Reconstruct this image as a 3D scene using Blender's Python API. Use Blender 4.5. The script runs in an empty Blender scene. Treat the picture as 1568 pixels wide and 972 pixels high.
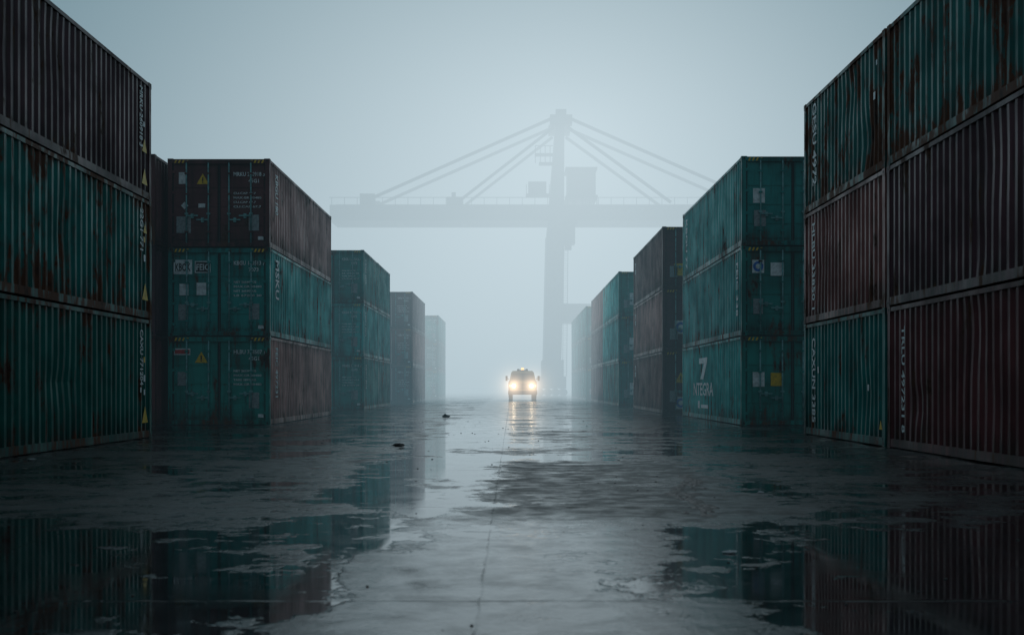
import bpy, bmesh, math, random
from mathutils import Vector, Matrix
random.seed(7)
scene = bpy.context.scene
scene.view_settings.view_transform = 'Standard'
scene.view_settings.look = 'None'
scene.view_settings.exposure = 0

# ------------------------------------------------------------ node helpers
class NT:
    def __init__(s, nt):
        s.nt = nt; nt.nodes.clear()
    def n(s, t, **kw):
        nd = s.nt.nodes.new(t)
        for k, v in kw.items(): setattr(nd, k, v)
        return nd
    def put(s, sock, v):
        if isinstance(v, bpy.types.NodeSocket): s.nt.links.new(v, sock)
        elif v is not None:
            if sock.type in ('RGBA',) and not isinstance(v, (int, float)) and len(v) == 3: v = (*v, 1)
            sock.default_value = v
    def m(s, op, a, b=None, c=None, clamp=False):
        nd = s.n('ShaderNodeMath', operation=op, use_clamp=clamp)
        s.put(nd.inputs[0], a)
        if b is not None: s.put(nd.inputs[1], b)
        if c is not None: s.put(nd.inputs[2], c)
        return nd.outputs[0]
    def ss(s, v, a, b, lo=0.0, hi=1.0):
        nd = s.n('ShaderNodeMapRange', interpolation_type='SMOOTHSTEP')
        s.put(nd.inputs['Value'], v)
        s.put(nd.inputs['From Min'], a); s.put(nd.inputs['From Max'], b)
        s.put(nd.inputs['To Min'], lo); s.put(nd.inputs['To Max'], hi)
        return nd.outputs[0]
    def mix(s, f, a, b, bt='MIX'):
        nd = s.n('ShaderNodeMix', data_type='RGBA', blend_type=bt)
        s.put(nd.inputs[0], f); s.put(nd.inputs[6], a); s.put(nd.inputs[7], b)
        return nd.outputs[2]
    def noise(s, vec, scale, detail=2, rough=0.55, dist=0.0, vscale=None):
        if vscale is not None:
            mp = s.n('ShaderNodeMapping'); s.put(mp.inputs[0], vec); mp.inputs['Scale'].default_value = vscale
            vec = mp.outputs[0]
        nd = s.n('ShaderNodeTexNoise')
        s.put(nd.inputs['Vector'], vec)
        nd.inputs['Scale'].default_value = scale; nd.inputs['Detail'].default_value = detail
        nd.inputs['Roughness'].default_value = rough; nd.inputs['Distortion'].default_value = dist
        return nd.outputs[0]

def new_mat(name):
    m = bpy.data.materials.new(name); m.use_nodes = True
    return m, NT(m.node_tree)

def out_bsdf(t, base, rough, metal=0.0, normal=None, coat=None, ior=1.5, spec=0.5):
    b = t.n('ShaderNodeBsdfPrincipled'); o = t.n('ShaderNodeOutputMaterial')
    t.put(b.inputs['Base Color'], base); t.put(b.inputs['Roughness'], rough); t.put(b.inputs['Metallic'], metal)
    t.put(b.inputs['IOR'], ior); b.inputs['Specular IOR Level'].default_value = spec
    if normal is not None: t.put(b.inputs['Normal'], normal)
    t.nt.links.new(b.outputs[0], o.inputs[0])
    return b

def simple(name, col, rough=0.5, metal=0.0, vary=0.35, scale=6.0):
    m, t = new_mat(name)
    g = t.n('ShaderNodeNewGeometry')
    nz = t.noise(g.outputs['Position'], scale, 2, 0.6)
    f = t.ss(nz, 0.35, 0.7)
    dark = tuple(c * (1 - vary) for c in col)
    out_bsdf(t, t.mix(f, col, dark), rough, metal)
    return m

def paint(name, col, rust=0.5):
    m, t = new_mat(name)
    tc = t.n('ShaderNodeTexCoord'); oi = t.n('ShaderNodeObjectInfo')
    r = oi.outputs['Random']
    off = t.n('ShaderNodeVectorMath', operation='MULTIPLY_ADD')
    off.inputs[1].default_value = (37, 91, 13)
    t.put(off.inputs[0], r); t.put(off.inputs[2], tc.outputs['Object'])
    P = off.outputs[0]
    sep = t.n('ShaderNodeSeparateXYZ'); t.put(sep.inputs[0], tc.outputs['Object'])
    z = sep.outputs[2]
    big = t.noise(P, 0.8, 3, 0.6)
    fade = t.ss(big, 0.3, 0.75)
    c = t.mix(fade, tuple(v * 1.12 + 0.002 for v in col), tuple(v * 0.55 for v in col))
    st = t.noise(P, 5.0, 3, 0.65, vscale=(1, 1, 0.09))
    stf = t.ss(st, 0.48, 0.72, 0, 0.72)
    c = t.mix(stf, c, tuple(v * 0.28 + 0.003 for v in col))
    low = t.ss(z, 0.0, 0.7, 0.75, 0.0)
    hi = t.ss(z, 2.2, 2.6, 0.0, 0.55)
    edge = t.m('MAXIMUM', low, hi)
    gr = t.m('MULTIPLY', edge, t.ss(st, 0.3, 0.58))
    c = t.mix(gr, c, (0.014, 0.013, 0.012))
    c = t.mix(1.0, c, t.mix(r, (0.76, 0.76, 0.78), (1.15, 1.15, 1.12)), 'MULTIPLY')
    rn = t.noise(P, 1.5, 5, 0.70, 0.0, vscale=(1, 1, 0.5))
    rv = t.m('ADD', t.m('MULTIPLY', rn, 0.70), t.m('MULTIPLY', st, 0.30))
    th2 = t.m('SUBTRACT', 0.655 - 0.10 * rust, t.m('MULTIPLY', edge, 0.07))
    dv = t.m('SUBTRACT', rv, th2)
    rm = t.ss(dv, 0.0, 0.04)
    halo = t.ss(dv, -0.06, 0.02, 0.0, 0.5)
    c = t.mix(halo, c, (0.07, 0.042, 0.030))
    rcol = t.mix(t.ss(rn, .55, .75), (0.12, 0.045, 0.024), (0.022, 0.012, 0.009))
    c = t.mix(rm, c, rcol)
    ro = t.m('ADD', t.m('MULTIPLY', rm, 0.3), t.ss(big, 0.3, 0.7, 0.38, 0.6))
    bp = t.n('ShaderNodeBump'); bp.inputs['Strength'].default_value = 0.4; bp.inputs['Distance'].default_value = 0.025
    t.put(bp.inputs['Height'], t.noise(P, 2.2, 1, 0.5))
    out_bsdf(t, c, ro, 0.0, bp.outputs[0], spec=0.3)
    return m

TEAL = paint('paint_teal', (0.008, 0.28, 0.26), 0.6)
TEAL_LIT = paint('paint_teal_lit', (0.024, 0.50, 0.475), 0.6)  # teal brightened to paint in the light on second-row sides
TEALR = paint('paint_teal_rusty', (0.005, 0.185, 0.165), 1.3)  # heavy rust; base also kept dark, painting in vignetting on near stacks
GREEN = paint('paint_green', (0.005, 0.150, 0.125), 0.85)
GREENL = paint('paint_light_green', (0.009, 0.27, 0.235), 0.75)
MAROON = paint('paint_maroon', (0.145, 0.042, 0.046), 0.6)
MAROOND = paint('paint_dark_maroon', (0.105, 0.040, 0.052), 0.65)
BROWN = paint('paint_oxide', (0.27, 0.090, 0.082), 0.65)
BROWN_LIT = paint('paint_oxide_lit', (0.58, 0.26, 0.235), 0.55)  # oxide lifted in colour to carry the light on alley sides
WHITE = simple('white_lettering', (0.86, 0.90, 0.90), 0.5, 0, 0.35, 9)
YELLOW = simple('yellow_marking', (0.85, 0.52, 0.02), 0.5, 0, 0.3, 12)
BLACK = simple('black_rubber_and_holes', (0.008, 0.009, 0.010), 0.6)
PLATE = simple('data_plate', (0.32, 0.37, 0.38), 0.5, 0.0, 0.4, 20)
BLUE = simple('blue_marking', (0.03, 0.18, 0.60), 0.5)
RED = simple('red_marking', (0.60, 0.04, 0.04), 0.5)
BAR = simple('galvanised_bar', (0.19, 0.44, 0.44), 0.42, 0.1, 0.5, 8)

# ------------------------------------------------------------ mesh helpers
def box(bm, x0, x1, y0, y1, z0, z1, mi=0):
    v = [bm.verts.new((x, y, z)) for z in (z0, z1) for y in (y0, y1) for x in (x0, x1)]
    for f in ((0, 2, 3, 1), (4, 5, 7, 6), (0, 1, 5, 4), (2, 6, 7, 3), (0, 4, 6, 2), (1, 3, 7, 5)):
        bm.faces.new([v[i] for i in f]).material_index = mi

def poly(bm, pts, mi=0):
    bm.faces.new([bm.verts.new(p) for p in pts]).material_index = mi

def beam(bm, p0, p1, w, h, mi=0, w1=None, h1=None):
    p0, p1 = Vector(p0), Vector(p1); d = (p1 - p0).normalized()
    up = Vector((0, 0, 1)) if abs(d.z) < 0.95 else Vector((0, 1, 0))
    a = d.cross(up).normalized(); b = a.cross(d).normalized()
    w1 = w if w1 is None else w1; h1 = h if h1 is None else h1
    vs = []
    for p, ww, hh in ((p0, w, h), (p1, w1, h1)):
        for sa, sb in ((-1, -1), (1, -1), (1, 1), (-1, 1)):
            vs.append(bm.verts.new(p + a * sa * ww / 2 + b * sb * hh / 2))
    for f in ((0, 3, 2, 1), (4, 5, 6, 7), (0, 1, 5, 4), (1, 2, 6, 5), (2, 3, 7, 6), (3, 0, 4, 7)):
        bm.faces.new([vs[i] for i in f]).material_index = mi

def cyl(bm, p0, p1, r, mi=0, seg=10, r1=None):
    p0, p1 = Vector(p0), Vector(p1); d = (p1 - p0).normalized()
    up = Vector((0, 0, 1)) if abs(d.z) < 0.95 else Vector((0, 1, 0))
    a = d.cross(up).normalized(); b = a.cross(d).normalized()
    r1 = r if r1 is None else r1
    A = []; B = []
    for i in range(seg):
        t = 2 * math.pi * i / seg; o = a * math.cos(t) + b * math.sin(t)
        A.append(bm.verts.new(p0 + o * r)); B.append(bm.verts.new(p1 + o * r1))
    for i in range(seg):
        j = (i + 1) % seg
        f = bm.faces.new((A[i], A[j], B[j], B[i])); f.material_index = mi; f.smooth = True
    bm.faces.new(A[::-1]).material_index = mi; bm.faces.new(B).material_index = mi

def obj_from(bm, name, mats, loc=(0, 0, 0), fixn=True):
    if fixn: bmesh.ops.recalc_face_normals(bm, faces=bm.faces[:])
    me = bpy.data.meshes.new(name); bm.to_mesh(me); bm.free()
    for m in mats: me.materials.append(m)
    o = bpy.data.objects.new(name, me); o.location = loc
    scene.collection.objects.link(o)
    return o

_tc = {}
def text_geo(s):
    if s in _tc: return _tc[s]
    cu = bpy.data.curves.new('t', 'FONT'); cu.body = s; cu.size = 1.0; cu.resolution_u = 2
    cu.offset = 0.018
    o = bpy.data.objects.new('t', cu); scene.collection.objects.link(o)
    bpy.context.view_layer.update()
    ev = o.evaluated_get(bpy.context.evaluated_depsgraph_get()); me = ev.to_mesh()
    vs = [tuple(v.co) for v in me.vertices]; fs = [tuple(p.vertices) for p in me.polygons]
    ev.to_mesh_clear(); bpy.data.objects.remove(o); bpy.data.curves.remove(cu)
    w = max([v[0] for v in vs] + [0.01])
    _tc[s] = (vs, fs, w); return _tc[s]

def text(bm, s, org, U, V, size, mi, fitw=None, sx=1.0):
    vs, fs, w = text_geo(s)
    k = size * sx if fitw is None else fitw / w
    org, U, V = Vector(org), Vector(U), Vector(V)
    bv = [bm.verts.new(org + U * v[0] * k + V * v[1] * size) for v in vs]
    for f in fs:
        try: bm.faces.new([bv[i] for i in f]).material_index = mi
        except ValueError: pass

# ------------------------------------------------------------ container
W, H = 2.98, 2.585
MI = dict(paint=0, side=1, white=2, yellow=3, black=4, plate=5, blue=6, red=7, bar=8)

def corr(bm, axis, fixed, sgn, a0, a1, z0, z1, mi, period=0.285, depth=0.042):
    """trapezoid corrugated wall with knocked-in dents; outer crest plane at `fixed`"""
    n = max(1, round((a1 - a0) / period)); p = (a1 - a0) / n
    dents = [(random.uniform(a0 + .8, a1 - .8), random.uniform(z0 + .4, z1 - .4), random.uniform(.25, .7), random.uniform(.25, .6), random.uniform(.015, .05)) for _ in range(random.randint(1, 4))] if axis == 'x' else []
    prof = []
    for i in range(n):
        s = a0 + i * p
        prof += [(s, 0), (s + p * .28, 0), (s + p * .5, 1), (s + p * .78, 1)]
    prof.append((a1, 0))
    NZ = 9 if dents else 1
    prev = None
    for a, dd in prof:
        cur = []
        for k in range(NZ + 1):
            z = z0 + (z1 - z0) * k / NZ
            e = sum(am * math.exp(-((a - da) / ra) ** 2 - ((z - dz) / rz) ** 2) for da, dz, ra, rz, am in dents) if 0 < k < NZ else 0
            q = fixed - sgn * (dd * depth + e)
            cur.append(bm.verts.new((q, a, z) if axis == 'x' else (a, q, z)))
        if prev:
            for k in range(NZ):
                bm.faces.new((prev[k], cur[k], cur[k + 1], prev[k + 1])).material_index = mi
        prev = cur

CODES = ["KBGU 180513 7", "TRLU 497231 8", "GESU 497231 5", "MRKU 260918 3", "CAXU 771204 6", "HLBU 338507 1"]

def container(x_face, side, y0, L, tier, pmat, smat=None, labels=None, vtext=None, marks=(), logo=None):
    """side=+1: container lies on +x side (alley face looks to -x)."""
    smat = smat or pmat
    bm = bmesh.new()
    hw, hl = W / 2, L / 2
    g = 0.006
    for sx in (-1, 1):
        for sy in (-1, 1):
            for z0, z1 in ((0, 0.118), (H - 0.118, H)):
                xa, xb = sorted((sx * hw, sx * (hw - 0.162))); ya, yb = sorted((sy * hl, sy * (hl - 0.178)))
                box(bm, xa, xb, ya, yb, z0, z1, 0)
                zc = (z0 + z1) / 2
                xo = sx * (hw + 0.002); yc = sy * (hl - 0.09)
                poly(bm, [(xo, yc + 0.04 * math.cos(t), zc + 0.028 * math.sin(t)) for t in [k * math.pi / 4 for k in range(8)]], 4)  # flat dark ovals painted for the shade inside casting holes
                yo = sy * (hl + 0.002); xc = sx * (hw - 0.08)
                poly(bm, [(xc + 0.03 * math.cos(t), yo, zc + 0.035 * math.sin(t)) for t in [k * math.pi / 4 for k in range(8)]], 4)
            xa, xb = sorted((sx * (hw - g), sx * (hw - 0.13))); ya, yb = sorted((sy * (hl - g), sy * (hl - 0.15)))
            box(bm, xa, xb, ya, yb, 0.118, H - 0.118, 0 if sy < 0 else 1)
    for sx in (-1, 1):
        xa, xb = sorted((sx * (hw - g), sx * (hw - 0.07)))
        box(bm, xa, xb, -hl + 0.178, hl - 0.178, 0.02, 0.165, 1)
        box(bm, xa, xb, -hl + 0.178, hl - 0.178, H - 0.09, H - 0.015, 1)
        corr(bm, 'x', sx * (hw - 0.022), sx, -hl + 0.15, hl - 0.15, 0.165, H - 0.09, 1)
    box(bm, -hw + .162, hw - .162, hl - .07, hl - g, 0.02, 0.165, 0)
    box(bm, -hw + .162, hw - .162, hl - .07, hl - g, H - .11, H - .015, 0)
    corr(bm, 'y', hl - .022, 1, -hw + .13, hw - .13, .165, H - .11, 0)
    box(bm, -hw + 0.05, hw - 0.05, -hl + 0.1, hl - 0.1, H - 0.07, H - 0.04, 0)
    box(bm, -hw + 0.07, hw - 0.07, -hl + 0.1, hl - 0.1, 0.05, 0.12, 4)
    box(bm, -hw + .162, hw - .162, -hl + g, -hl + .09, 0.02, 0.15, 0)
    box(bm, -hw + .162, hw - .162, -hl + g, -hl + .09, H - .15, H - .015, 0)
    yf = -hl + 0.045
    for s in (-1, 1):
        xa, xb = sorted((s * 0.012, s * (hw - .135)))
        box(bm, xa, xb, yf + .02, yf + .06, .155, H - .155, 0)
        zs = [0.20, 0.62, 1.17, 1.72, H - .20]
        for k in range(4):
            box(bm, xa + .05, xb - .05, yf, yf + .019, zs[k] + .03, zs[k + 1] - .03, 0)
        box(bm, xa, xa + .022, yf - .004, yf + .018, .16, H - .16, 4)
        box(bm, xb - .022, xb, yf - .004, yf + .018, .16, H - .16, 4)
        for bx in (0.30, 0.94):
            X = s * bx
            cyl(bm, (X, yf - .045, .06), (X, yf - .045, H - .06), .023, 8, 8)
            for zz in (.10, .45, .98, 1.55, 2.15, H - .09):
                box(bm, X - .05, X + .05, yf - .068, yf - .001, zz - .025, zz + .025, 8 if zz in (.98,) else 0)
            hx0, hx1 = sorted((X, X + (-s if bx > .5 else s) * .34))
            zz = .80 if bx < .5 else .92
            box(bm, hx0, hx1, yf - .085, yf - .066, zz - .018, zz + .018, 8)
            box(bm, (hx0 + hx1) / 2 - .04, (hx0 + hx1) / 2 + .04, yf - .064, yf - .003, zz - .07, zz + .06, 8)
        for zz in (.35, .95, 1.6, 2.2):
            xh = s * (hw - .14)
            box(bm, xh - .07, xh + .07, yf - .03, yf - .006, zz - .04, zz + .04, 0)
    for s in (-1, 1):
        for k in range(4):
            xk = s * (hw - .22 - k * .11)
            yy = -hl + g - .003
            poly(bm, [(xk - .03, yy, H - .13), (xk + .02, yy, H - .13), (xk + .06, yy, H - .04), (xk + .01, yy, H - .04)], 3)
    yl = yf - .006
    def rect(x, z, w, h, mi, d=0):
        box(bm, x - w / 2, x + w / 2, yl - .004 - d, yl + .003 - d, z - h / 2, z + h / 2, mi)
    def tri(x, z, s):
        poly(bm, [(x - s / 2, yl - .004, z - s * .43), (x + s / 2, yl - .004, z - s * .43), (x, yl - .004, z + s * .43)], 3)
        rect(x, z - .01, s * .09, s * .32, 4, .006); rect(x, z - .28 * s, s * .09, s * .08, 4, .006)
    code = random.choice(CODES)
    text(bm, code, (0.42, yl - .005, 2.08), (1, 0, 0), (0, 0, 1), .165, 2, fitw=.92)
    text(bm, random.choice(["22G1", "45G1", "7073"]), (0.86, yl - .005, 1.89), (1, 0, 0), (0, 0, 1), .15, 2)
    for k in range(4):
        text(bm, random.choice(["MAX.GR 30480", "TARE 3890 KG", "NET 26590 KG", "CU.CAP 67.7", "LB 67200 30"]),
             (0.42, yl - .005, 1.55 - k * .13), (1, 0, 0), (0, 0, 1), .085, 2, fitw=.82 if k % 2 else .66)
    rect(1.02, .72, .30, .46, 5)
    rect(1.22, .27, .16, .10, 2)
    for L_ in (labels or ['p']):
        k = L_[0] if isinstance(L_, tuple) else L_
        if k == 'rect': _, x, z, w, h, c = L_; rect(x, z, w, h, MI[c])
        elif k == 'tri': tri(*L_[1:])
        elif k == 'circ':
            _, x, z, r, c = L_
            rect(x, z, r * 2.3, r * 2.5, 2)
            poly(bm, [(x + r * math.cos(t), yl - .012, z + r * math.sin(t)) for t in [q * math.pi / 8 for q in range(16)]], MI[c])
            poly(bm, [(x + .5 * r * math.cos(t), yl - .016, z + .5 * r * math.sin(t)) for t in [q * math.pi / 8 for q in range(16)]], 2)
        elif k == 'diam':
            _, x, z, s = L_
            poly(bm, [(x - s, yl - .004, z), (x, yl - .004, z - s), (x + s, yl - .004, z), (x, yl - .004, z + s)], 2)
        elif k == 'sign':
            _, x, z, w, h, tx, inv = L_
            rect(x, z, w, h, 2)
            if inv: rect(x, z, w - .05, h - .05, 4, .004)
            text(bm, tx, (x - w * .42, yl - .016, z - h * .27), (1, 0, 0), (0, 0, 1), h * .75, 2 if inv else 4, fitw=w * .84)
        elif k == 'redsign':
            _, x, z, w, h = L_
            rect(x, z, w, h, 2); rect(x, z, w - .05, h - .07, 7, .004)
        elif k == 'p':
            rect(-1.02, .72, .32, .46, 5)
    sx = -side
    xo = sx * (hw - .014)
    U = (0, sx, 0)
    if vtext:
        for (tx, yrel, ztop, size, ln) in vtext:
            text(bm, tx, (xo, hl - yrel, ztop), (0, 0, -1), (0, sx, 0), size, 2, fitw=ln)
    for mk in marks:
        kind, yrel, zz, s = mk
        yy = hl - yrel
        if kind == 't':
            poly(bm, [(xo, yy - s / 2, zz - s * .43), (xo, yy + s / 2, zz - s * .43), (xo, yy, zz + s * .43)], 3)
        else:
            poly(bm, [(xo, yy - s / 2, zz - s * .6), (xo, yy + s / 2, zz - s * .6), (xo, yy + s / 2, zz + s * .6), (xo, yy - s / 2, zz + s * .6)], 2 if kind == 'r' else 3)
    if logo:
        yy = 1.2
        def P(u, z): return (xo, yy + sx * u, z)
        poly(bm, [P(-.75, 2.12), P(1.05, 2.12), P(.95, 1.92), P(-.75, 1.92)], 2)
        poly(bm, [P(.30, 1.915), P(.95, 1.915), P(.20, 1.38), P(-.45, 1.38)], 2)
        text(bm, logo, P(-2.1, .82), U, (0, 0, 1), .62, 2, fitw=4.4)
        poly(bm, [P(-1.0, .62), P(-.6, .62), P(-.6, .36), P(-1.0, .36)], 2)
        poly(bm, [P(-.3, .50), P(1.2, .50), P(1.2, .38), P(-.3, .38)], 2)
    xc = x_face + side * W / 2 + random.uniform(-.012, .012)
    o = obj_from(bm, 'shipping_container', [pmat, smat, WHITE, YELLOW, BLACK, PLATE, BLUE, RED, BAR],
                 (xc, y0 + L / 2 + random.uniform(-.015, .015), tier * (H + .006) + .004), fixn=False)
    return o

F40, F20 = 12.19, 6.3
yN = 14.75
mk = [('t', .46, 1.15, .34), ('t', .46, .48, .40)]
sm = [('r', .50, 1.3, .12), ('y', .50, 1.7, .10), ('r', .75, 1.05, .09), ('r', .50, 1.0, .10)]
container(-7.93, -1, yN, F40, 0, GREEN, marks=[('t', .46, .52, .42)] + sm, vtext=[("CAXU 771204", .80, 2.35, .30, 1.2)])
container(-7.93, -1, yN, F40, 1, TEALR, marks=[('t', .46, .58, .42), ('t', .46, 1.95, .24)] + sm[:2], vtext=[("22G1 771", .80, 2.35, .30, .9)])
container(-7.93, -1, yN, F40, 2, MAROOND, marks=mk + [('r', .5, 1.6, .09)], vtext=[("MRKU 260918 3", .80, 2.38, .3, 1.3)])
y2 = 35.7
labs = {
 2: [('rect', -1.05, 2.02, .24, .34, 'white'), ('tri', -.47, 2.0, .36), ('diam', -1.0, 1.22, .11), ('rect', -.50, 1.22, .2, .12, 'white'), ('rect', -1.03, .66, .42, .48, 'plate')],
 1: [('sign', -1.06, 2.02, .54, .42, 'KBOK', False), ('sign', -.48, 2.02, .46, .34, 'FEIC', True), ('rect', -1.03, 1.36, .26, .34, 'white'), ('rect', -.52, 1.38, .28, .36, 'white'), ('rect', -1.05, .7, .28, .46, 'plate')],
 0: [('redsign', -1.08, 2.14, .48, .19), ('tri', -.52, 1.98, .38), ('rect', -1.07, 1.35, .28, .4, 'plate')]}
container(-7.06, -1, y2, F40, 2, MAROON, BROWN_LIT, labels=labs[2], vtext=[("KBGU 180", F40 - .95, 2.3, .6, 1.2)])
container(-7.06, -1, y2, F40, 1, TEAL, TEAL_LIT, labels=labs[1], vtext=[("MSKU", F40 - .95, 2.35, .75, 1.2)])
container(-7.06, -1, y2, F40, 0, GREENL, BROWN_LIT, labels=labs[0], vtext=[("FEIC 497231", F40 - .95, 2.3, .55, 1.5)])
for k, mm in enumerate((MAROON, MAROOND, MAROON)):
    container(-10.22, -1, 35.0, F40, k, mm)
for k, mm in enumerate((TEAL, TEAL_LIT, TEAL)):
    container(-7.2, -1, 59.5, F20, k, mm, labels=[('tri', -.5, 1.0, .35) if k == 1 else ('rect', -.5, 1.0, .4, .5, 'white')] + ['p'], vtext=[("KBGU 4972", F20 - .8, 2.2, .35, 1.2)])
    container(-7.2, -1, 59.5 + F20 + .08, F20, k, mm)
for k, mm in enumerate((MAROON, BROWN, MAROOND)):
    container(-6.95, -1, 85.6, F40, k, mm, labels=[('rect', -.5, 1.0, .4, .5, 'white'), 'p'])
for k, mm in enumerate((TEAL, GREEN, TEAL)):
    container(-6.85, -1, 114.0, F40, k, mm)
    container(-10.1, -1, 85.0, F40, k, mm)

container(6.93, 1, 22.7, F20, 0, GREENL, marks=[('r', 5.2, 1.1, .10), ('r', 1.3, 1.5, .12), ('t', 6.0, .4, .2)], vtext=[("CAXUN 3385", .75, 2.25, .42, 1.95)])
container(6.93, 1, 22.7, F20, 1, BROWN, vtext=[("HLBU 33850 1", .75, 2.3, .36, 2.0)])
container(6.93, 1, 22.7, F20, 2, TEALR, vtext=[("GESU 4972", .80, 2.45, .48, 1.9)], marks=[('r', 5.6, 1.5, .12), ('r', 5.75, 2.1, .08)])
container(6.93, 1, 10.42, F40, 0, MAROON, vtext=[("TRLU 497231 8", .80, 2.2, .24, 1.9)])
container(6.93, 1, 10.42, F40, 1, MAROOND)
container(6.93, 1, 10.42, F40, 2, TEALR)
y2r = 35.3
container(6.62, 1, y2r, F40, 2, TEAL, TEAL_LIT, labels=[('rect', -.98, 1.45, .34, .42, 'white'), ('rect', -.95, .80, .34, .46, 'plate')], vtext=[("KBGU 77", .8, 2.3, .5, 1.9)])
container(6.62, 1, y2r, F40, 1, GREENL, TEAL_LIT, labels=[('circ', -1.0, 2.0, .15, 'blue'), ('rect', -.45, 1.92, .38, .38, 'white'), ('rect', -1.0, .85, .28, .44, 'plate')], vtext=[("FEIC 338", F40 - .9, 2.2, .4, 1.6)])
container(6.62, 1, y2r, F40, 0, GREENL, TEAL_LIT, labels=[('rect', -.98, 1.33, .34, .42, 'white'), ('rect', -.45, 1.33, .36, .38, 'yellow')], logo="NTEGRA")
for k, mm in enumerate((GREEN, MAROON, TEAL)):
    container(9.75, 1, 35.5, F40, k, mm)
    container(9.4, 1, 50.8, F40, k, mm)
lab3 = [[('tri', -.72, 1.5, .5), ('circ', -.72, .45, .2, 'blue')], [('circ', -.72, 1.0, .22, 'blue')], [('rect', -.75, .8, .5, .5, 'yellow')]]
for k, (mm, sm_) in enumerate(((MAROOND, BROWN), (MAROOND, BROWN_LIT), (MAROON, BROWN))):
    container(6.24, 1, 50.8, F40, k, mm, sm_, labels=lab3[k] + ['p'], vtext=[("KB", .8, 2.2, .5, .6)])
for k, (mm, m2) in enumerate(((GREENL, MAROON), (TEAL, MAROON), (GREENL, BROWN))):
    container(6.15, 1, 70.6, F40, k, mm, TEAL_LIT if k else GREENL, labels=[('rect', -.6, 1.0, .5, .7, 'white'), 'p'])
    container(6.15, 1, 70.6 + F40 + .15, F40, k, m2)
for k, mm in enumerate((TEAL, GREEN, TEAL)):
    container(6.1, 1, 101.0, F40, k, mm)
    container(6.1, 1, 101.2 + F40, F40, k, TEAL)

# ------------------------------------------------------------ ground
m, t = new_mat('wet_concrete')
g = t.n('ShaderNodeNewGeometry'); P = g.outputs['Position']
sep = t.n('ShaderNodeSeparateXYZ'); t.put(sep.inputs[0], P)
X, Y = sep.outputs[0], sep.outputs[1]
n1 = t.noise(P, 0.40, 5, 0.64, 0.0)
n2 = t.noise(P, 1.7, 5, 0.70, 0.0)
stain = t.noise(P, 2.9, 5, 0.70, 0.4)
fine = t.noise(P, 28, 3, 0.7)
Xw = t.m('ADD', X, t.m('MULTIPLY', t.m('SUBTRACT', n2, .5), 2.6))
Yw = t.m('ADD', Y, t.m('MULTIPLY', t.m('SUBTRACT', n1, .5), 5.0))
base = t.m('ADD', t.m('MULTIPLY', n1, .58), t.m('MULTIPLY', n2, .42))
def band(v, a, b, s):
    return t.m('MULTIPLY', t.ss(v, a - s, a + s), t.ss(v, b - s, b + s, 1.0, 0.0))
near = t.ss(Yw, 8.8, 10.6, 1.0, 0.0)
ctr = band(Xw, -0.95, 1.15, .25)
nb = t.ss(X, -1.5, 1.5, .060, .105)
b1 = t.m('MULTIPLY', near, t.m('SUBTRACT', nb, t.m('MULTIPLY', ctr, .13)))
gut = t.m('MULTIPLY', band(Xw, -1.9, -0.15, .3), t.ss(Y, 9, 14, 0.02, .10))
slab = t.m('MULTIPLY', t.m('MULTIPLY', band(Xw, -0.2, 2.6, .15), band(Yw, 10.2, 18, .8)), -.12)
lft = t.m('MULTIPLY', t.m('MULTIPLY', t.ss(X, -2.6, -1.6, 1.0, 0.0), band(Y, 10, 22, 2)), -.02)
far = t.m('MULTIPLY', t.ss(Y, 16, 50), 0.03)
pv = t.m('ADD', t.m('ADD', t.m('ADD', base, b1), t.m('ADD', gut, slab)), t.m('ADD', far, lft))
pv = t.m('ADD', pv, t.m('MULTIPLY', t.m('SUBTRACT', fine, .5), .02))
pud = t.ss(pv, .498, .530)
damp = t.ss(pv, .38, .51)
def joint(v, off, period, w):
    q = t.m('DIVIDE', t.m('SUBTRACT', v, off), period)
    fr = t.m('ABSOLUTE', t.m('SUBTRACT', t.m('FRACT', t.m('ADD', q, .5)), .5))
    return t.ss(t.m('MULTIPLY', fr, period), w * .25, w, 1.0, 0.0), t.m('FLOOR', q)
jw = t.m('MULTIPLY', t.m('SUBTRACT', stain, .5), .06)
jx, ix = joint(t.m('ADD', X, jw), -0.17, 3.28, .013)
jy, iy = joint(t.m('ADD', Y, jw), 6.4, 5.0, .030)
jt = t.m('MULTIPLY', t.m('MAXIMUM', t.m('MULTIPLY', jx, .55), jy), t.ss(n2, .35, .62, .2, 1.0))
crk = t.m('MULTIPLY', t.ss(t.m('ABSOLUTE', t.m('SUBTRACT', n2, .5)), .0, .007, .8, 0.0), t.ss(n1, .47, .56))
jt = t.m('MAXIMUM', jt, t.m('MULTIPLY', crk, .7))
wn = t.n('ShaderNodeTexWhiteNoise', noise_dimensions='2D')
cb = t.n('ShaderNodeCombineXYZ'); t.put(cb.inputs[0], ix); t.put(cb.inputs[1], iy); t.put(wn.inputs['Vector'], cb.outputs[0])
rnd = wn.outputs['Value']
c = t.mix(t.ss(stain, .36, .62), (0.052, 0.063, 0.066), (0.008, 0.011, 0.012))
brown = t.m('MULTIPLY', t.m('MULTIPLY', band(Xw, -.2, 1.6, .15), band(Yw, 10.4, 16.5, .6)), t.ss(n2, .35, .6, 0.2, .8))
c = t.mix(brown, c, (0.042, 0.030, 0.020))
c = t.mix(1.0, c, t.mix(rnd, (0.66, 0.68, 0.70), (1.25, 1.25, 1.25)), 'MULTIPLY')
c = t.mix(t.ss(fine, .35, .7, 0, .5), c, (0.008, 0.009, 0.009))
c = t.mix(t.m('MULTIPLY', pud, .65), c, (0.004, 0.006, 0.007))
c = t.mix(t.m('MULTIPLY', jt, .75), c, (0.003, 0.003, 0.003))
wetr = t.m('ADD', t.ss(stain, .34, .64, .12, .38), t.m('MULTIPLY', t.m('SUBTRACT', 1.0, damp), .20))
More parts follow.
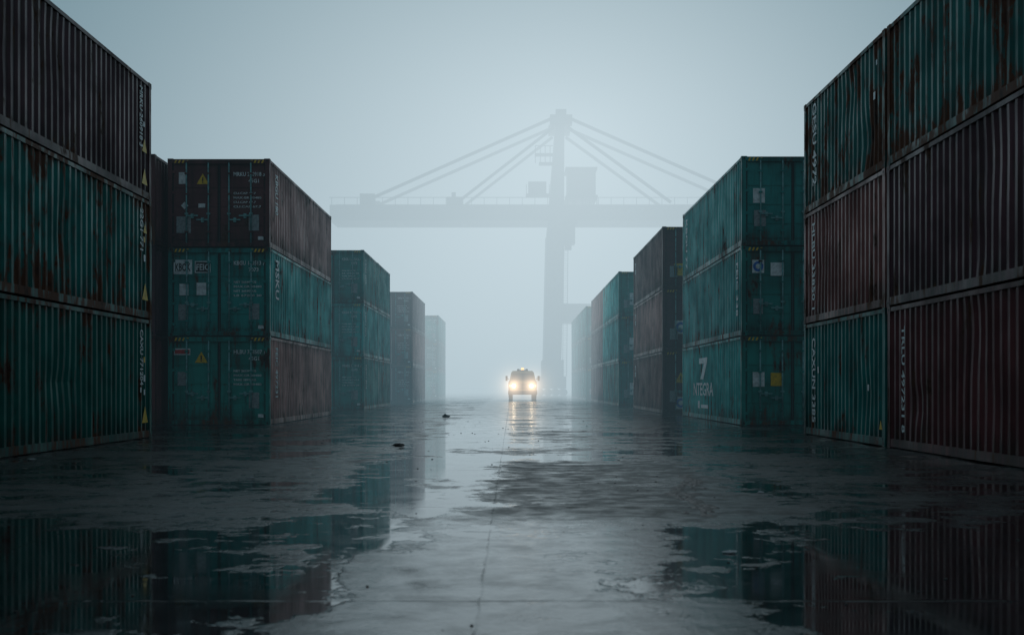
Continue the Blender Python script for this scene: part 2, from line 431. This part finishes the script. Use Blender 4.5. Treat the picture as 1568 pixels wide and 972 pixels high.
wetr = t.m('ADD', wetr, t.m('MULTIPLY', rnd, .05))
wetr = t.m('MULTIPLY', wetr, t.m('SUBTRACT', 1.0, t.m('MULTIPLY', t.m('MULTIPLY', ctr, t.ss(Y, 9, 12, 1, 0)), .55)))
film = t.m('ADD', t.ss(n2, .35, .62, .02, .085), t.ss(Y, 18, 60, 0, .08))
nd = t.n('ShaderNodeMix', data_type='FLOAT'); t.put(nd.inputs[0], pud); t.put(nd.inputs[2], wetr); t.put(nd.inputs[3], film)
rough = t.m('ADD', nd.outputs[0], t.m('MULTIPLY', jt, .25))
h = t.m('ADD', t.m('MULTIPLY', fine, .0024), t.m('MULTIPLY', stain, .011))
h = t.m('MULTIPLY', h, t.m('SUBTRACT', 1.0, t.m('MULTIPLY', pud, .97)))
bp = t.n('ShaderNodeBump'); bp.inputs['Strength'].default_value = 0.5; bp.inputs['Distance'].default_value = 1.0
t.put(bp.inputs['Height'], h)
out_bsdf(t, c, rough, 0.0, bp.outputs[0], ior=1.45)
bm = bmesh.new()
poly(bm, [(-1500, -300, 0), (1500, -300, 0), (1500, 2500, 0), (-1500, 2500, 0)])
obj_from(bm, 'ground', [m])

# ------------------------------------------------------------ crane
CR = simple('crane_paint', (0.045, 0.075, 0.092), 0.55, 0, .4, 1.0)
bm = bmesh.new()
cy = 150.0; SP = 6.0
mx = 5.0
for yy in (cy, cy + SP):
    beam(bm, (mx - .1, yy, 2.2), (mx + .35, yy, 20), 2.1, 1.8, 0, 2.2, 1.8)
    beam(bm, (mx + .35, yy, 20), (mx + .9, yy, 33.4), 2.0, 1.6, 0, 1.0, 1.0)
    beam(bm, (13, yy, 1.6), (12.4, yy, 11.2), 1.3, 1.5)
    beam(bm, (mx + .6, yy, 10.2), (13.4, yy, 10.2), 1.6, 2.1)
    box(bm, mx - 1.9, mx + 1.6, yy - 1.2, yy + 1.2, .9, 2.4)
    box(bm, mx - 1.3, mx + 1.3, yy - 1.0, yy + 1.0, 2.4, 4.4)
    for k in range(4):
        cyl(bm, (mx - 1.5 + k * .95, yy - .4, .45), (mx - 1.5 + k * .95, yy + .4, .45), .45, 0, 12)
        cyl(bm, (11.7 + k * .9, yy - .4, .45), (11.7 + k * .9, yy + .4, .45), .43, 0, 12)
    box(bm, 11.3, 14.9, yy - .9, yy + .9, .8, 1.8)
    beam(bm, (-22.3, yy, 22.4), (33, yy, 22.4), .9, 1.9)
    beam(bm, (-22.3, yy - .7, 24.2), (33, yy - .7, 24.2), .08, .08)
    for k in range(36):
        xk = -22 + k * 1.55
        beam(bm, (xk, yy - .7, 23.3), (xk, yy - .7, 24.2), .07, .07)
    ax = mx + .95
    box(bm, ax - 1.3, ax + 1.4, yy - .8, yy + .8, 33.2, 34.3)
    box(bm, ax - .6, ax + .7, yy - .6, yy + .6, 34.3, 35.0)
    beam(bm, (ax - .8, yy, 34.1), (-17.0, yy, 24.3), .34, .34)
    beam(bm, (ax - .8, yy, 32.9), (-6.3, yy, 24.0), .32, .32)
    beam(bm, (ax + .9, yy, 34.1), (30.5, yy, 23.7), .34, .34)
    beam(bm, (ax + .9, yy, 32.9), (19.5, yy, 23.7), .34, .34)
    box(bm, -18.6, -16.8, yy - .6, yy + .6, 23.4, 24.7)
    box(bm, -8.0, -6.0, yy - .6, yy + .6, 23.4, 24.3)
    box(bm, -7.4, -6.9, yy - .3, yy + .3, 24.3, 24.9)
for xx in (-22, -14, -6, 5.2, 14, 24, 32.5):
    beam(bm, (xx, cy + .45, 22.2), (xx, cy + SP - .45, 22.2), .8, 1.4)
beam(bm, (mx + .9, cy, 33.6), (mx + .9, cy + SP, 33.6), .8, .8)
beam(bm, (mx, cy + .9, 10.2), (mx, cy + SP - .9, 10.2), 1.2, 1.6)
box(bm, 6.9, 10.3, cy + .5, cy + 5.5, 24.6, 27.9)
box(bm, 6.6, 10.5, cy + .3, cy + 5.7, 27.9, 28.1)
box(bm, 6.6, 10.5, cy - .3, cy + 5.7, 24.3, 24.58)
for k in range(5):
    beam(bm, (6.8 + k * .9, cy - .2, 23.4), (6.8 + k * .9, cy - .2, 24.3), .12, .12)
box(bm, 1.7, 4.6, cy - .6, cy + 1.5, 24.5, 24.7)
box(bm, 2.0, 4.2, cy - .4, cy + 1.2, 24.7, 26.2)
for k in range(5):
    beam(bm, (1.75 + k * .7, cy - .6, 24.7), (1.75 + k * .7, cy - .6, 25.8), .08, .08)
box(bm, 3.3, 5.0, cy - .8, cy + .6, 28.3, 28.5)
box(bm, 2.8, 5.0, cy - .7, cy + .5, 29.4, 29.6)
for k in range(4):
    beam(bm, (2.85 + k * .6, cy - .7, 28.4), (2.85 + k * .6, cy - .7, 30.5), .09, .09)
beam(bm, (2.85, cy - .7, 30.5), (5, cy - .7, 30.5), .09, .09)
box(bm, 6.4, 7.7, cy - .9, cy + 1.6, 18.6, 20.9)
box(bm, 5.9, 8.0, cy - .6, cy + 1.4, 20.9, 21.4)
beam(bm, (6.9, cy + .3, 17.9), (6.9, cy + .3, 18.6), .8, .8)
for s in (-.25, .25):
    beam(bm, (mx + 1.4 + s, cy - 1.1, 2.4), (mx + 1.6 + s, cy - 1.1, 21), .07, .07)
for k in range(60):
    beam(bm, (mx + 1.15 + k * .003, cy - 1.1, 2.6 + k * .3), (mx + 1.65 + k * .003, cy - 1.1, 2.6 + k * .3), .04, .04)
obj_from(bm, 'gantry_crane', [CR])

# ------------------------------------------------------------ truck
TB = simple('truck_paint', (0.30, 0.24, 0.13), 0.4, 0, .3, 2)
GL = simple('windscreen_glass', (0.01, 0.013, 0.016), 0.08, 0, .2, 2)
def emit(name, col, st):
    m, t = new_mat(name)
    e = t.n('ShaderNodeEmission'); o = t.n('ShaderNodeOutputMaterial')
    t.put(e.inputs[0], col); e.inputs[1].default_value = st
    t.nt.links.new(e.outputs[0], o.inputs[0]); return m
HL = emit('headlight_lens', (1.0, 0.80, 0.52), 12)
ML = emit('marker_lamp', (1.0, 0.55, 0.2), 3)
bm = bmesh.new()
def loft(secs, mi):
    rings = [[bm.verts.new(p) for p in s] for s in secs]
    for a, b in zip(rings, rings[1:]):
        for i in range(len(a)):
            j = (i + 1) % len(a); bm.faces.new((a[i], a[j], b[j], b[i])).material_index = mi
    bm.faces.new(rings[0][::-1]).material_index = mi; bm.faces.new(rings[-1]).material_index = mi
def sec(w, y0, y1, z, ch=.12):
    return [(-w + ch, y0, z), (w - ch, y0, z), (w, y0 + ch, z), (w, y1, z), (-w, y1, z), (-w, y0 + ch, z)]
loft([sec(1.08, .08, 2.2, .55), sec(1.15, 0, 2.25, .8), sec(1.15, 0, 2.25, 1.45), sec(1.10, .12, 2.25, 1.62)], 0)
loft([sec(1.06, .16, 2.2, 1.625), sec(.92, .55, 2.15, 2.28), sec(.80, .68, 2.05, 2.42)], 0)
poly(bm, [(-.92, .175, 1.69), (.92, .175, 1.69), (.80, .49, 2.22), (-.80, .49, 2.22)], 1)
box(bm, -1.17, 1.17, -.14, .07, .48, .80, 2)
box(bm, -.55, .55, -.03, .01, .95, 1.40, 2)
for k in range(4): box(bm, -.53, .53, -.05, -.031, 1.0 + k * .1, 1.03 + k * .1, 0)
for s in (-1, 1):
    cyl(bm, (s * .72, .02, 1.20), (s * .72, -.045, 1.20), .20, 2, 16)
    cyl(bm, (s * .72, -.046, 1.20), (s * .72, -.07, 1.20), .15, 3, 16)
    box(bm, s * 1.02 - .06, s * 1.02 + .06, -.03, .01, 1.12, 1.28, 4)
    beam(bm, (s * 1.08, .3, 1.7), (s * 1.30, .2, 1.85), .04, .04, 2)
    box(bm, s * 1.30 - .08, s * 1.30 + .08, .17, .23, 1.6, 2.0, 2)
    for yy in (.95, 4.4, 5.5):
        cyl(bm, (s * .80, yy, .48), (s * 1.12, yy, .48), .48, 2, 20)
        cyl(bm, (s * 1.121, yy, .48), (s * 1.14, yy, .48), .22, 0, 12)
    box(bm, s * .35 - .08, s * .35 + .08, 2.2, 6.2, .62, .85, 2)
box(bm, -1.15, 1.15, 2.5, 6.3, .95, 1.15, 2)
box(bm, -.45, .45, 1.1, 1.35, 2.42, 2.50, 2)
cyl(bm, (0, 1.2, 2.5), (0, 1.2, 2.68), .13, 4, 14, .09)
for s in (-.34, .34): box(bm, s - .09, s + .09, 1.12, 1.3, 2.50, 2.58, 2)
tx, ty = .86, 99.0
truck = obj_from(bm, 'yard_truck', [TB, GL, BLACK, HL, ML], (tx, ty, 0))

# ------------------------------------------------------------ debris
DK = simple('debris_dark', (0.014, 0.012, 0.011), 0.6)
MUD = simple('mud', (0.040, 0.014, 0.010), 0.5)
LT = simple('paper_scrap', (0.42, 0.45, 0.46), 0.7)
def crumple(name, loc, s, mat, zf=.4):
    bm = bmesh.new(); bmesh.ops.create_icosphere(bm, subdivisions=2, radius=s)
    for v in bm.verts:
        k = random.uniform(.55, 1.3); v.co.x *= k * 1.5; v.co.y *= k; v.co.z = max(-s * .3, v.co.z * zf * random.uniform(.4, 1.6))
    return obj_from(bm, name, [mat], (loc[0], loc[1], s * .28))
crumple('crumpled_rag', (-2.15, 23.0, 0), .075, DK, .45)
crumple('crumpled_rag', (-2.45, 45.0, 0), .10, DK, .7)
for p in ((1.47, 8.25), (2.62, 12.9), (-7.3, 18.6), (-3.2, 15.0)):
    crumple('paper_scrap', (*p, 0), .03 if p[1] < 16 else .05, LT, .35)
bm = bmesh.new()
for k in range(260):
    y = random.uniform(5.2, 40) ; x = random.uniform(-6.5, 6.2)
    s = random.uniform(.003, .009) * (1 + y / 40)
    M = Matrix.Translation((x, y, s * .3)) @ Matrix.Rotation(random.uniform(0, 6), 4, 'Z') @ Matrix.Diagonal((1.5, 1, .5, 1))
    bmesh.ops.create_icosphere(bm, subdivisions=1, radius=s, matrix=M)
obj_from(bm, 'gravel', [DK])
bm = bmesh.new()
for k in range(90):
    f = k / 89
    x = 2.15 - f * .55 + .12 * math.sin(f * 9) + random.gauss(0, .05); y = 15.3 - f * 4.6 + random.gauss(0, .25)
    s = random.uniform(.02, .075)
    n = 9
    ph = random.uniform(0, 6)
    c0 = bm.verts.new((x, y, .012))
    ring = [bm.verts.new((x + s * random.uniform(.6, 1.4) * math.cos(ph + q * 2 * math.pi / n), y + 2 * s * random.uniform(.6, 1.4) * math.sin(ph + q * 2 * math.pi / n), .002)) for q in range(n)]
    for q in range(n): bm.faces.new((c0, ring[q], ring[(q + 1) % n]))
obj_from(bm, 'mud_streak', [MUD])

# ------------------------------------------------------------ fog
def fogmat(name, sigma, col, gain=1.0):  # fog glows by its own emission, standing in for scattered daylight
    m, t = new_mat(name)
    o = t.n('ShaderNodeOutputMaterial'); ad = t.n('ShaderNodeAddShader')
    a = t.n('ShaderNodeVolumeAbsorption'); a.inputs['Color'].default_value = (0, 0, 0, 1); a.inputs['Density'].default_value = sigma
    e = t.n('ShaderNodeEmission'); e.inputs[0].default_value = (*col, 1); e.inputs[1].default_value = sigma * gain
    t.nt.links.new(a.outputs[0], ad.inputs[0]); t.nt.links.new(e.outputs[0], ad.inputs[1])
    t.nt.links.new(ad.outputs[0], o.inputs['Volume'])
    return m
def fogbox(name, x, y0, y1, z1, mat):
    bm = bmesh.new(); box(bm, -x, x, y0, y1, -1, z1); return obj_from(bm, name, [mat])
fogbox('glowing_fog', 290, 31, 505, 156, fogmat('fog_mid', .0058, (.130, .232, .282)))
fogbox('glowing_fog', 280, 70, 490, 152, fogmat('fog_far', .0115, (.160, .262, .312)))
# added glow volume, lens-shaped to brighten the centre: thin sharp rim, thick middle
bm = bmesh.new()
rings = []
NS, D0, D1, YC = 24, 70.0, 170.0, 135.0
for i in range(NS + 1):
    u = -1 + 2 * i / NS
    u = math.copysign(abs(u) ** 1.6, u)
    rr = max(1e-3, 1 - abs(u) ** .62)
    y = YC + (u * D0 if u < 0 else u * D1)
    rings.append([bm.verts.new((3 + 86 * rr * math.cos(a), y, 14 + 72 * rr * math.sin(a))) for a in [2 * math.pi * q / 72 for q in range(72)]])
for a, b in zip(rings, rings[1:]):
    for q in range(72): bm.faces.new((a[q], a[(q + 1) % 72], b[(q + 1) % 72], b[q]))
bm.faces.new(rings[0][::-1]); bm.faces.new(rings[-1])
obj_from(bm, 'glowing_fog', [fogmat('fog_glow', .0040, (.59, .63, .65), 5.2)])
# headlamp glow in the mist, put in as volume emission
m, t = new_mat('headlight_glow')
tc = t.n('ShaderNodeTexCoord'); sp = t.n('ShaderNodeSeparateXYZ'); t.put(sp.inputs[0], tc.outputs['Object'])
cb = t.n('ShaderNodeCombineXYZ')
t.put(cb.inputs[0], t.m('SUBTRACT', t.m('ABSOLUTE', sp.outputs[0]), .72)); t.put(cb.inputs[1], t.m('MULTIPLY', sp.outputs[1], .6)); t.put(cb.inputs[2], sp.outputs[2])
ln = t.n('ShaderNodeVectorMath', operation='LENGTH'); t.put(ln.inputs[0], cb.outputs[0])
r = ln.outputs['Value']
fo = t.m('POWER', t.m('SUBTRACT', 1.0, t.m('DIVIDE', r, 3.2), clamp=True), 2.0)
f = t.m('MULTIPLY', fo, t.m('DIVIDE', .22, t.m('ADD', t.m('MULTIPLY', r, r), .10)))
e = t.n('ShaderNodeEmission'); e.inputs[0].default_value = (1, .70, .46, 1); t.put(e.inputs[1], t.m('MULTIPLY', f, 2.9))
o_ = t.n('ShaderNodeOutputMaterial'); t.nt.links.new(e.outputs[0], o_.inputs['Volume'])
bm = bmesh.new(); box(bm, -3.9, 3.9, -3.2, -.15, -1.15, 3.2)
h_ = obj_from(bm, 'lit_mist', [m], (0, -.1, 1.2)); h_.parent = truck

# ------------------------------------------------------------ world, sun, camera
w = bpy.data.worlds.new('World'); scene.world = w; w.use_nodes = True
t = NT(w.node_tree)
sky = t.n('ShaderNodeTexSky', sky_type='NISHITA'); sky.sun_disc = False
sky.sun_elevation = math.radians(48); sky.sun_rotation = math.radians(0); sky.dust_density = 4.0; sky.air_density = 1.2
hs = t.n('ShaderNodeHueSaturation'); hs.inputs['Saturation'].default_value = .55
t.put(hs.inputs['Color'], sky.outputs[0])
cc = t.mix(1.0, hs.outputs[0], (.80, 1.0, 1.02), 'MULTIPLY')
bg = t.n('ShaderNodeBackground'); t.put(bg.inputs[0], cc); bg.inputs[1].default_value = .05
o_ = t.n('ShaderNodeOutputWorld'); t.nt.links.new(bg.outputs[0], o_.inputs[0])

sl = bpy.data.lights.new('sun', 'SUN'); sl.energy = .5; sl.angle = math.radians(30); sl.color = (1, .97, .92)
so = bpy.data.objects.new('sun', sl); scene.collection.objects.link(so)
so.rotation_euler = (math.radians(-42), 0, 0)

cam = bpy.data.cameras.new('camera'); co = bpy.data.objects.new('camera', cam); scene.collection.objects.link(co)
co.location = (0, 0, 1.12); co.rotation_euler = (math.radians(90), 0, 0)
cam.sensor_width = 36; cam.lens = 43.0; cam.shift_y = .0676; cam.clip_end = 4000; cam.clip_start = .1
cam.dof.use_dof = True; cam.dof.focus_distance = 38; cam.dof.aperture_fstop = 2.8
scene.camera = co
